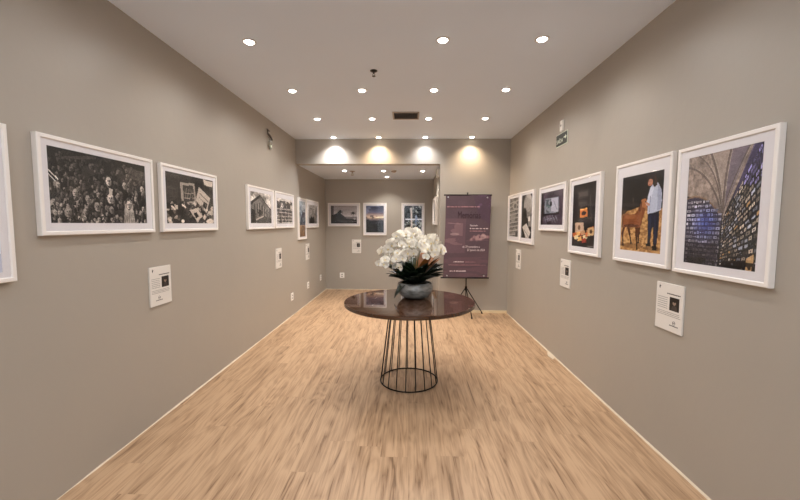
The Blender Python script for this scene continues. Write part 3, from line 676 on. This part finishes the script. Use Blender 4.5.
for i, (x, tone, pw) in enumerate(zip(colx, (COOL, WARM, COOL, WARM), (1.5, 1.4, .7, 1.2))):
    downlight(x, 5.965, HC, tone, P*1.45*pw, side[i] + ' downlight close to the header wall, washing it with light', 'recessed downlights in the main ceiling', 130, 1.0)
for ry in (1.84, .81, -.22, -1.25, -2.2):
    for i, x in enumerate(colx):
        downlight(x, ry, HC, COOL, P*.50, 'round recessed downlight in ceiling behind or above the camera', 'recessed downlights above and behind the camera')
for (x, y), s in zip(((-1.22,6.84),(-.49,6.87),(.24,6.9),(-.48,7.75)), ('left of three alcove ceiling downlights in a row','middle of three alcove ceiling downlights in a row','right of three alcove ceiling downlights in a row','single alcove downlight closest to the alcove back wall')):
    downlight(x, y, HH, NEU, P*1.3, s, 'recessed downlights in the alcove ceiling', 125, .8)

# ------------------------------------------------------------------ ceiling fittings
t = empty('ceiling_vent', (-.055, 4.79, HC)); tag(t, 'dark rectangular air grille in the main ceiling', 'vent')
bm = bmesh.new()
for q in ((-.17,.17,-.15,-.13),(-.17,.17,.13,.15),(-.17,-.15,-.13,.13),(.15,.17,-.13,.13)): box(bm, q[0],q[1],q[2],q[3],-.012,-.0005)
build('vent_frame', bm, M['vent'], t)
bm = bmesh.new(); box(bm, -.15,.15,-.13,.13,-.004,-.0005); build('backing', bm, M['slot'], t)
for k in range(9):
    bm = bmesh.new(); y = -.115+.0285*k
    v = [bm.verts.new(p) for p in ((-.15,y-.007,-.011),(.15,y-.007,-.011),(.15,y+.005,-.004),(-.15,y+.005,-.004),(-.15,y-.007,-.013),(.15,y-.007,-.013),(.15,y+.005,-.006),(-.15,y+.005,-.006))]
    for f in ((0,1,2,3),(4,7,6,5),(0,4,5,1),(1,5,6,2),(2,6,7,3),(3,7,4,0)): bm.faces.new([v[i] for i in f])
    build('slat', bm, M['vent'], t)
def sprinkler(x, y, z, label, s=1.0, m='blackp'):
    t = empty('fire_sprinkler', (x, y, z)); tag(t, label, 'sprinkler')
    bm = bmesh.new(); lathe(bm, [(.040*s,-.0005),(.040*s,-.004),(.028*s,-.010),(.012*s,-.014)], 24); build('escutcheon', bm, M[m], t, True)
    bm = bmesh.new(); tube(bm, [(0,0,-.012*s),(0,0,-.034*s)], .008*s, 10)
    for sx in (-1,1): tube(bm, [(.006*sx*s,0,-.03*s),(.014*sx*s,0,-.042*s),(.004*sx*s,0,-.056*s)], .0025*s, 6)
    build('nozzle', bm, M[m], t)
    bm = bmesh.new(); lathe(bm, [(.018*s,-.056*s),(.020*s,-.058*s),(.018*s,-.060*s)], 14); build('deflector', bm, M[m], t)
sprinkler(-.335, 3.42, HC, 'black fire sprinkler hanging from the middle of the main ceiling', .85)
sprinkler(-1.09, 6.95, HH, 'small dark sprinkler beside left downlight in the alcove ceiling', 1.3, 'vent')
t = empty('smoke_detector', (-.30, 6.86, HH)); tag(t, 'round beige smoke detector on the alcove ceiling', 'smoke detector')
M['beige'] = mat('beige_plastic', (176,160,142), .5)
bm = bmesh.new(); lathe(bm, [(.052,-.0005),(.052,-.012),(.044,-.022),(.030,-.034),(.012,-.038)], 28); build('housing', bm, M['beige'], t, True)
bm = bmesh.new(); lathe(bm, [(.047,-.0185),(.0485,-.021),(.040,-.0265),(.0385,-.025)], 28, cap0=False, cap1=False); build('vent_slot', bm, M['vent'], t, True)

# ------------------------------------------------------------------ text helper
def text_part(name, s, size, x, z, y, m, parent, align='LEFT', ext=.0006, sx=1.0):
    cu = bpy.data.curves.new(name, 'FONT'); cu.body = s; cu.size = size; cu.align_x = align; cu.extrude = ext; cu.resolution_u = 3
    tmp = bpy.data.objects.new('tmp_text', cu); COL.objects.link(tmp)
    bpy.context.view_layer.update()
    me = bpy.data.meshes.new_from_object(tmp.evaluated_get(bpy.context.evaluated_depsgraph_get()))
    bpy.data.objects.remove(tmp)
    me.transform(Matrix.Translation((x, y, z)) @ Matrix.Rotation(PI/2, 4, 'X') @ Matrix.Diagonal((sx, 1, 1, 1)))
    me.materials.clear(); o = link_mesh(name, me, m, parent); return o

# ------------------------------------------------------------------ exit sign and emergency fittings
t = empty('exit_sign', (B_, 4.065, 2.355), -PI/2); tag(t, 'small dark green exit sign with white lettering high on right wall', 'sign')
bm = bmesh.new(); box(bm, -.145,.145,-.006,-.0005,0,.135); build('sign_border', bm, M['sign_white'], t)
bm = bmesh.new(); box(bm, -.139,.139,-.0075,-.0055,.006,.129); build('sign_panel', bm, M['sign_green'], t)
text_part('sign_lettering', 'SAÍDA', .062, -.125, .034, -.0085, M['sign_white'], t, sx=.95)
bm = bmesh.new(); box(bm, .060,.098,-.0090,-.0075,.068,.080)
v = [bm.verts.new(p) for p in ((.098,-.009,.052),(.130,-.009,.074),(.098,-.009,.096),(.098,-.0076,.052),(.130,-.0076,.074),(.098,-.0076,.096))]
for f in ((0,1,2),(5,4,3),(0,3,4,1),(1,4,5,2),(2,5,3,0)): bm.faces.new([v[i] for i in f])
build('arrow', bm, M['sign_white'], t)
t = empty('alarm_button', (B_, 4.055, 2.505), -PI/2); tag(t, 'narrow white plastic box on right wall just above the green sign', 'wall fitting')
bm = bmesh.new(); box(bm, -.036,.036,-.022,-.0005,0,.115); build('housing', bm, M['plastic'], t, bevel=.006)
bm = bmesh.new(); tube(bm, [(0,-.0215,.06),(0,-.025,.06)], .012, 14); build('button', bm, M['grey_ink'], t)
M['bracket'] = mat('brown_metal', (64,52,44), .5)
t = empty('wall_bracket', (-A_, 4.93, 2.655), PI/2); tag(t, 'small dark angled wire bracket high on the left wall', 'bracket')
bm = bmesh.new(); tube(bm, [(.04,-.006,.085),(-.06,-.012,.09),(-.10,-.03,.06),(-.095,-.035,.022)], .008, 6); tube(bm, [(-.095,-.035,.022),(.02,-.028,.004),(.10,-.012,-.012)], .013, 6); build('wire', bm, M['bracket'], t, True)
t = empty('hanging_sign', (-A_, 4.955, 2.50), PI/2); tag(t, 'small clear acrylic plate hanging under the dark bracket on left wall', 'sign')
bm = bmesh.new(); box(bm, -.05,.05,-.024,-.018,0,.10); build('plate', bm, M['acrylic'], t)
bm = bmesh.new(); tube(bm, [(0,-.021,.10),(0,-.021,.15)], .004, 6); box(bm, -.03,.03,-.028,-.014,.095,.112); build('clip', bm, M['steel'], t)
bm = bmesh.new(); box(bm, -.015,.015,-.030,-.024,.025,.055); build('sticker', bm, M['sign_white'], t)
t = empty('emergency_lamp', (XA, 6.62, 2.335), -PI/2); tag(t, 'slim white emergency lamp above the alcove side door', 'lamp')
bm = bmesh.new(); box(bm, -.12,.12,-.045,-.0005,0,.14); build('housing', bm, M['plastic'], t, bevel=.008)
bm = bmesh.new(); box(bm, -.10,.10,-.049,-.044,.07,.125); build('lens', bm, M['sign_white'], t)

# ------------------------------------------------------------------ banner on tripod
def banner():
    by = 5.90; k = by/5.6
    x0t, x1t, x0b, x1b = .572, 1.298, .548, 1.262
    zt, zb = EYE+.437*k, EYE-.823*k
    ban = empty('roll_banner', (.935, by, zb)); tag(ban, 'tall purple exhibition banner hanging from a black tripod stand', 'banner')
    W, H = x1t-x0t, zt-zb
    c = Canvas(110, 200, (90,68,75), 31)
    c.tex(3,5,.16); c.put((c.U<.46)&(c.V>.28)&(c.V<.70), (124,90,98), .38); c.put((c.U<.4)&(c.V>.30)&(c.V<.6)&(c.fbm(3,22)>.55), (150,116,118), .45)
    c.put((c.V>.75)&(c.fbm(2,30)>.52), (120,84,92), .35); c.ell(.22,.47,.1,.016,(190,164,160),.5); c.line(.06,.335,.34,.345,.006,(150,118,120),.7)
    for q in range(30): c.ell(.58+.4*c.r.rand(), .475+.065*c.r.rand(), .04, .016, (176,138,136) if q % 3 else (96,62,72), .6)
    c.ell(.86,.50,.06,.03,(196,164,158),.6); c.poly([(.6,.0),(1,.0),(1,.36),(.74,.25)],(80,52,78),.35); c.line(.5,.55,1,.54,.005,(120,88,96),.6)
    c.put((c.U>.72)&(c.V<.16)&(c.fbm(9,16)>.64),(120,90,120),.5)
    c.speck(7)
    sh = print_mesh('banner_sheet', c, -W/2, W/2, 0, H, 0, M['vinyl'], ban, None)
    so = sh.modifiers.new('thick', 'SOLIDIFY'); so.thickness = .0012; so.offset = 1
    # gentle waviness and the slight skew of the hanging sheet
    for v in sh.data.vertices:
        f = v.co.z/H; v.co.x = v.co.x*(1 - .012*math.sin(PI*f)) + (1-f)*(-.030) + .010*math.sin(f*2.2)
        v.co.y += .006*math.sin(v.co.x*9+f*3) - .004
    for p in sh.data.polygons: p.use_smooth = True
    txm = mat('banner_dark_text', (52,22,34), .6); tlm = mat('banner_light_text', (226,206,206), .6); tmm = mat('banner_pink_text', (176,128,132), .6)
    yy = -.014
    text_part('title_text', 'Memórias', .165, -.165, H*.722, yy, txm, ban, sx=.56)
    text_part('date_text', 'de 29 novembro a', .052, -.080, H*.366, yy, tlm, ban, sx=.72)
    text_part('date_text', '27 janeiro de 2024', .052, -.005, H*.326, yy, tlm, ban, sx=.72)
    text_part('small_text', 'Exposição', .042, .035, H*.628, yy, tlm, ban, sx=.72)
    def strokes(x, z, w, hgt, m, seed):
        r = random.Random(seed); bm = bmesh.new(); xx = x
        while xx < x+w:
            ww = .006+.012*r.random(); box(bm, xx, min(xx+ww, x+w), yy-.001, yy+.0005, z, z+hgt*(.7+.5*r.random())); xx += ww+(.004 if r.random() > .2 else .016)
        build('text_line', bm, m, ban)
    strokes(-.335, H*.855, .52, .018, tmm, 1); strokes(.035, H*.594, .29, .014, tlm, 2); strokes(.035, H*.564, .25, .013, tmm, 3)
    strokes(-.22, H*.188, .17, .014, tlm, 4); strokes(-.03, H*.188, .16, .009, tmm, 5); strokes(-.30, H*.152, .60, .007, tmm, 6); strokes(-.28, H*.073, .26, .019, tlm, 7)
    for nm, z, xs, xe in (('top_bar', H+.004, -W/2-.022, W/2+.018), ('bottom_bar', -.006, -W/2-.062, W/2-.005)):
        bm = bmesh.new(); tube(bm, [(xs,.002,z),(xe,.002,z)], .011, 10); build(nm, bm, M['black'], ban)
    for x, z in ((-W/2+.045,H-.03),(W/2-.055,H-.035),(-W/2+.04,.03),(W/2-.09,.03)):
        bm = bmesh.new(); tube(bm, [(x,-.016,z),(x,-.006,z)], .012, 12); build('grommet', bm, M['steel'], ban)
    bm = bmesh.new(); tube(bm, [(-.16,.004,H+.014),(-.02,.02,H+.044),(.10,.004,H+.014)], .002, 5); build('hanging_cord', bm, M['grey_ink'], ban)
    # tripod: leans nowhere, three splayed legs
    px, py = .935, 5.955
    st = empty('tripod_stand', (px, py, 0)); tag(st, 'black metal tripod stand holding up the purple banner', 'stand')
    bm = bmesh.new(); tube(bm, [(0,0,.20),(0,0,zt+.05)], .010, 10); build('pole', bm, M['black'], st, True)
    bm = bmesh.new(); tube(bm, [(0,0,zt+.045),(0,-.04,zt+.045),(0,-.055,zt+.03)], .006, 8); build('hook', bm, M['black'], st)
    jz = .44
    bm = bmesh.new(); tube(bm, [(0,0,jz-.03),(0,0,jz+.04)], .019, 12); build('collar', bm, M['black'], st)
    bm = bmesh.new(); tube(bm, [(0,0,.19),(0,0,.22)], .016, 12); build('collar', bm, M['black'], st)
    for fx, fy in ((.06,-.27),(.29,.09),(-.26,.09)):
        d = Vector((fx,fy,0)); bm = bmesh.new(); tube(bm, [Vector((0,0,jz))+d.normalized()*.016, d+Vector((0,0,.014))], .008, 8); lg = build('leg', bm, M['black'], st, True)
        bm = bmesh.new(); m2 = d*.55+Vector((0,0,jz*.45)); tube(bm, [d.normalized()*.014+Vector((0,0,.205)), m2], .004, 6); build('brace', bm, M['black'], st)
        bm = bmesh.new(); tube(bm, [d+Vector((0,0,.002)), d*.95+Vector((0,0,.035))], .012, 8); build('rubber_foot', bm, M['blackp'], lg)
banner()

# ------------------------------------------------------------------ table
TX, TY, TR, TZ = .002, 3.405, .614, .777
t = empty('round_table', (TX, TY, 0)); tag(t, 'round dark glossy wood table on a black wire cage base', 'table')
bm = bmesh.new(); lathe(bm, [(TR-.03,TZ-.036),(TR-.006,TZ-.033),(TR,TZ-.026),(TR,TZ-.006),(TR-.003,TZ-.0015),(TR-.006,TZ),(TR-.02,TZ)], 128); o = build('tabletop', bm, M['walnut'], t, True)
sm = o.modifiers.new('wn', 'EDGE_SPLIT'); sm.split_angle = math.radians(20)
RB, RT = .272, .185
ringpts = lambda r, z: [(r*math.cos(2*PI*k/64), r*math.sin(2*PI*k/64), z) for k in range(64)]
bm = bmesh.new(); tube(bm, ringpts(RB,.0065), .0062, 8, closed=True); build('base_ring', bm, M['black'], t, True)
bm = bmesh.new(); tube(bm, ringpts(RT,TZ-.045), .0062, 8, closed=True); build('top_ring', bm, M['black'], t, True)
bm = bmesh.new(); lathe(bm, [(RT+.02,TZ-.040),(RT+.02,TZ-.036)], 40); build('mounting_plate', bm, M['black'], t)
NR = 19
for k in range(NR):
    a = 2*PI*(k+.68)/NR - PI/2
    bm = bmesh.new(); tube(bm, [(RB*math.cos(a),RB*math.sin(a),.008),(RT*math.cos(a),RT*math.sin(a),TZ-.044)], .0046, 8); build('rod', bm, M['black'], t, True)

# ------------------------------------------------------------------ orchids in a bowl
OX, OY = .056, 3.53
t = empty('potted_orchids', (OX, OY, TZ)); tag(t, 'white moth orchids in a grey ceramic bowl on the round table', 'potted plant')
bm = bmesh.new()
prof = [(.070,0.001),(.095,.004),(.130,.022),(.158,.050),(.174,.082),(.177,.108),(.170,.136),(.160,.152),(.150,.156),(.145,.152),(.150,.132),(.150,.110),(.145,.10)]
lathe(bm, prof, 56); o = build('bowl', bm, M['bowl'], t, True); o['label'] = 'rough pewter grey rounded bowl'
bm = bmesh.new(); lathe(bm, [(.148,.128),(.146,.138),(.10,.150),(.03,.156)], 40)
for v in bm.verts: v.co.z += .006*math.sin(v.co.x*70)*math.cos(v.co.y*60)
build('potting_moss', bm, M['moss'], t, True)

def leaf_bm(length, width, a, lift, droop, base=Vector((0,0,0)), roll=0):
    bm = bmesh.new(); n, m_ = 12, 4; rows = []
    d = Vector((math.cos(a), math.sin(a), 0)); s = Vector((-math.sin(a), math.cos(a), 0))
    for i in range(n+1):
        f = i/n; out = length*(f*math.cos(lift*(1-.3*f))); z = length*(math.sin(lift)*f - droop*f*f)
        wv = width*(.35+.65*math.sin(PI*min(f*.95+.12,1))**.7)*(1 if f < .85 else math.sqrt(max(0,1-((f-.85)/.155)**2)))
        row = []
        for j in range(-m_, m_+1):
            g = j/m_; row.append(bm.verts.new(base + d*out + s*(wv*g) + Vector((0,0,z + .22*wv*g*g*1.3 + roll*g*wv))))
        rows.append(row)
    for r0, r1 in zip(rows, rows[1:]):
        for j in range(2*m_): bm.faces.new((r0[j], r0[j+1], r1[j+1], r1[j]))
    return bm
def add_leaf(name, m, *args, **kw):
    o = build(name, leaf_bm(*args, **kw), m, t, True)
    s = o.modifiers.new('thick', 'SOLIDIFY'); s.thickness = .0025
    return o
rr = random.Random(11)
for k in range(60):
    a = 2*PI*k/60*2.37*8.13 + rr.random()*.3; tier = k % 4
    L = (.26,.285,.285,.255)[tier]+.03*rr.random(); lift = (.55,.80,1.0,1.25)[tier]+.12*rr.random(); dr = (.22,.24,.22,.12)[tier]
    add_leaf('leaf', M['leaf'], L, .043+.012*rr.random(), a, lift, dr, base=Vector((.045*math.cos(a), .045*math.sin(a), .142)), roll=rr.uniform(-.3,.3))
# one leaf hanging over the left front of the bowl
add_leaf('leaf', M['leaf'], .20, .040, math.radians(222), .35, .95, base=Vector((-.05,-.04,.152)))
for a, L, lift in ((-20,.31,1.15),(8,.30,1.05),(-55,.33,1.30),(30,.32,1.2),(70,.34,1.35)):
    o = add_leaf('dry_bract', M['bark'], L, .052, math.radians(a), lift, .10, base=Vector((.03,.0,.155))); o['label'] = 'dry orange brown bract'

# flowers
def petal_grid(bm, L, W, ang, tip=1.0, cup=.25, base_w=.25, z0=0.0):
    """one petal in the flower plane (local X-Z), facing -Y"""
    n, m_ = 7, 3; d = Vector((math.cos(ang), 0, math.sin(ang))); s = Vector((-math.sin(ang), 0, math.cos(ang))); rows = []
    for i in range(n+1):
        f = i/n; w = W*max(.03, (base_w*(1-f) + math.sin(PI*min(1, f**.8))**.75)) if i < n else W*.12
        row = []
        for j in range(-m_, m_+1):
            g = j/m_; y = z0 - cup*L*f*f*.5 + .10*W*g*g*(1 if tip > 0 else -1)*(-1) + .07*L*math.sin(g*4+f*6)
            row.append(bm.verts.new(d*(L*f) + s*(w*g) + Vector((0, y, 0))))
        rows.append(row)
    for r0, r1 in zip(rows, rows[1:]):
        for j in range(2*m_): bm.faces.new((r0[j], r0[j+1], r1[j+1], r1[j]))
def flower_mesh(seed):
    r = random.Random(seed); bm = bmesh.new(); S = 1.0
    for a in (90, 215, 325): petal_grid(bm, .046, .0155, math.radians(a + r.uniform(-6,6)), cup=r.uniform(-.1,.3), z0=.002)
    for a in (12, 168): petal_grid(bm, .050, .0275, math.radians(a + r.uniform(-8,8)), cup=r.uniform(.0,.6), base_w=.45, z0=-.001)
    me = bpy.data.meshes.new('flower'); bm.to_mesh(me); bm.free(); me.materials.append(M['petal'])
    for p in me.polygons: p.use_smooth = True
    return me
def lip_mesh():
    bm = bmesh.new(); petal_grid(bm, .014, .006, math.radians(270), cup=1.2, z0=-.004); petal_grid(bm, .009, .004, math.radians(200), cup=1.4, z0=-.004); petal_grid(bm, .009, .004, math.radians(340), cup=1.4, z0=-.004)
    tube(bm, [(0,-.001,0),(0,-.009,.002),(0,-.013,-.001)], [.004,.0035,.002], 8)
    me = bpy.data.meshes.new('lip'); bm.to_mesh(me); bm.free(); me.materials.append(M['lip'])
    for p in me.polygons: p.use_smooth = True
    return me
FM = [flower_mesh(s) for s in range(5)]; LM = lip_mesh()
# sprays: (list of points relative to bowl, in metres), each carries flowers along its arch
sprays = [
  [(-.02,0,.15),(-.06,-.02,.40),(-.12,-.05,.58),(-.22,-.09,.60),(-.31,-.12,.50),(-.36,-.13,.36)],
  [(-.01,.02,.15),(-.03,.02,.45),(-.05,.0,.64),(-.12,-.04,.69),(-.20,-.08,.60),(-.25,-.10,.44),(-.24,-.1,.31)],
  [(.0,-.02,.15),(.0,-.04,.42),(-.04,-.10,.60),(-.09,-.14,.57),(-.13,-.16,.48),(-.17,-.16,.36)],
  [(.01,.03,.15),(.03,.04,.45),(.02,.0,.68),(-.02,-.05,.70),(-.05,-.09,.67),(-.05,-.12,.57),(-.03,-.13,.46)],
  [(.02,.02,.15),(.05,.02,.40),(.10,-.02,.64),(.17,-.06,.64),(.23,-.09,.60),(.275,-.10,.54)],
  [(.02,-.01,.15),(.04,-.02,.40),(.06,-.06,.60),(.08,-.10,.60),(.12,-.13,.54),(.17,-.13,.46)],
  [(.0,.04,.15),(.02,.08,.42),(.06,.10,.60),(.15,.06,.58),(.22,.02,.54),(.26,.0,.48)],
]
def catmull(P, n=10):
    P = [Vector(p) for p in P]; P = [2*P[0]-P[1]] + P + [2*P[-1]-P[-2]]; out = []
    for i in range(1, len(P)-2):
        for k in range(n):
            q = k/n; out.append(.5*((2*P[i]) + (-P[i-1]+P[i+1])*q + (2*P[i-1]-5*P[i]+4*P[i+1]-P[i+2])*q*q + (-P[i-1]+3*P[i]-3*P[i+1]+P[i+2])*q**3))
    out.append(P[-2]); return out
cnt = 0
for si, S in enumerate(sprays):
    S = [(p[0]*(.88 if p[0] < 0 else .93)-.016, p[1], .15+(p[2]-.15)*.865) for p in S]
    C_ = catmull(S, 8)
    bm = bmesh.new(); tube(bm, C_, [.0035*(1-.5*i/len(C_)) for i in range(len(C_))], 6); build('flower_stem', bm, M['stem'], t, True)
    n0 = int(len(C_)*.38); nf = 14; span = len(C_)-1-n0
    for k in range(nf):
        p = C_[n0+int(span*(k+.5)/nf)]; sd = 1 if k % 2 else -1
        off = Vector((sd*.030+rr.uniform(-.015,.015), -.02+rr.uniform(-.03,.01), rr.uniform(-.03,.025)))
        pos = p + off
        yaw = rr.uniform(-.85,.85) + (pos.x*1.6); pitch = rr.uniform(-.7,.35); roll = rr.uniform(-.6,.6)
        f = bpy.data.objects.new('flower', FM[rr.randrange(5)]); COL.objects.link(f); f.parent = t; f.location = pos
        f.rotation_euler = Euler((pitch, roll, yaw)); s = rr.uniform(.88,1.2)*(1-.16*max(0,k-8)/5); f.scale = (s,s,s)
        l = bpy.data.objects.new('lip', LM); COL.objects.link(l); l.parent = f
        if 'label' not in l: l['label'] = 'small yellow lip'
        cnt += 1

# ------------------------------------------------------------------ world, camera, view
w = bpy.data.worlds.new('world'); C.world = w; w.use_nodes = True
w.node_tree.nodes['Background'].inputs[0].default_value = (.80,.90,1.0,1); w.node_tree.nodes['Background'].inputs[1].default_value = 2.5
cam = bpy.data.cameras.new('camera'); co = bpy.data.objects.new('camera', cam); COL.objects.link(co)
cam.sensor_width = 36; cam.lens = 363.44*36/800; cam.clip_start = .05
pi_, ya, ro = (math.radians(v) for v in (4.1156, 1.4906, .2121))
fw = Vector((-math.sin(ya)*math.cos(pi_), math.cos(ya)*math.cos(pi_), -math.sin(pi_)))
rt = Vector((math.cos(ya), math.sin(ya), 0)); up = rt.cross(fw)
r2 = math.cos(ro)*rt + math.sin(ro)*up; u2 = -math.sin(ro)*rt + math.cos(ro)*up
R = Matrix((r2, u2, -fw)).transposed().to_4x4(); R.translation = Vector((0,0,EYE)); co.matrix_world = R
C.camera = co
C.view_settings.view_transform = 'Standard'; C.view_settings.look = 'None'; C.view_settings.gamma = 1; C.view_settings.use_curve_mapping = False
C.view_settings.exposure = 0.0
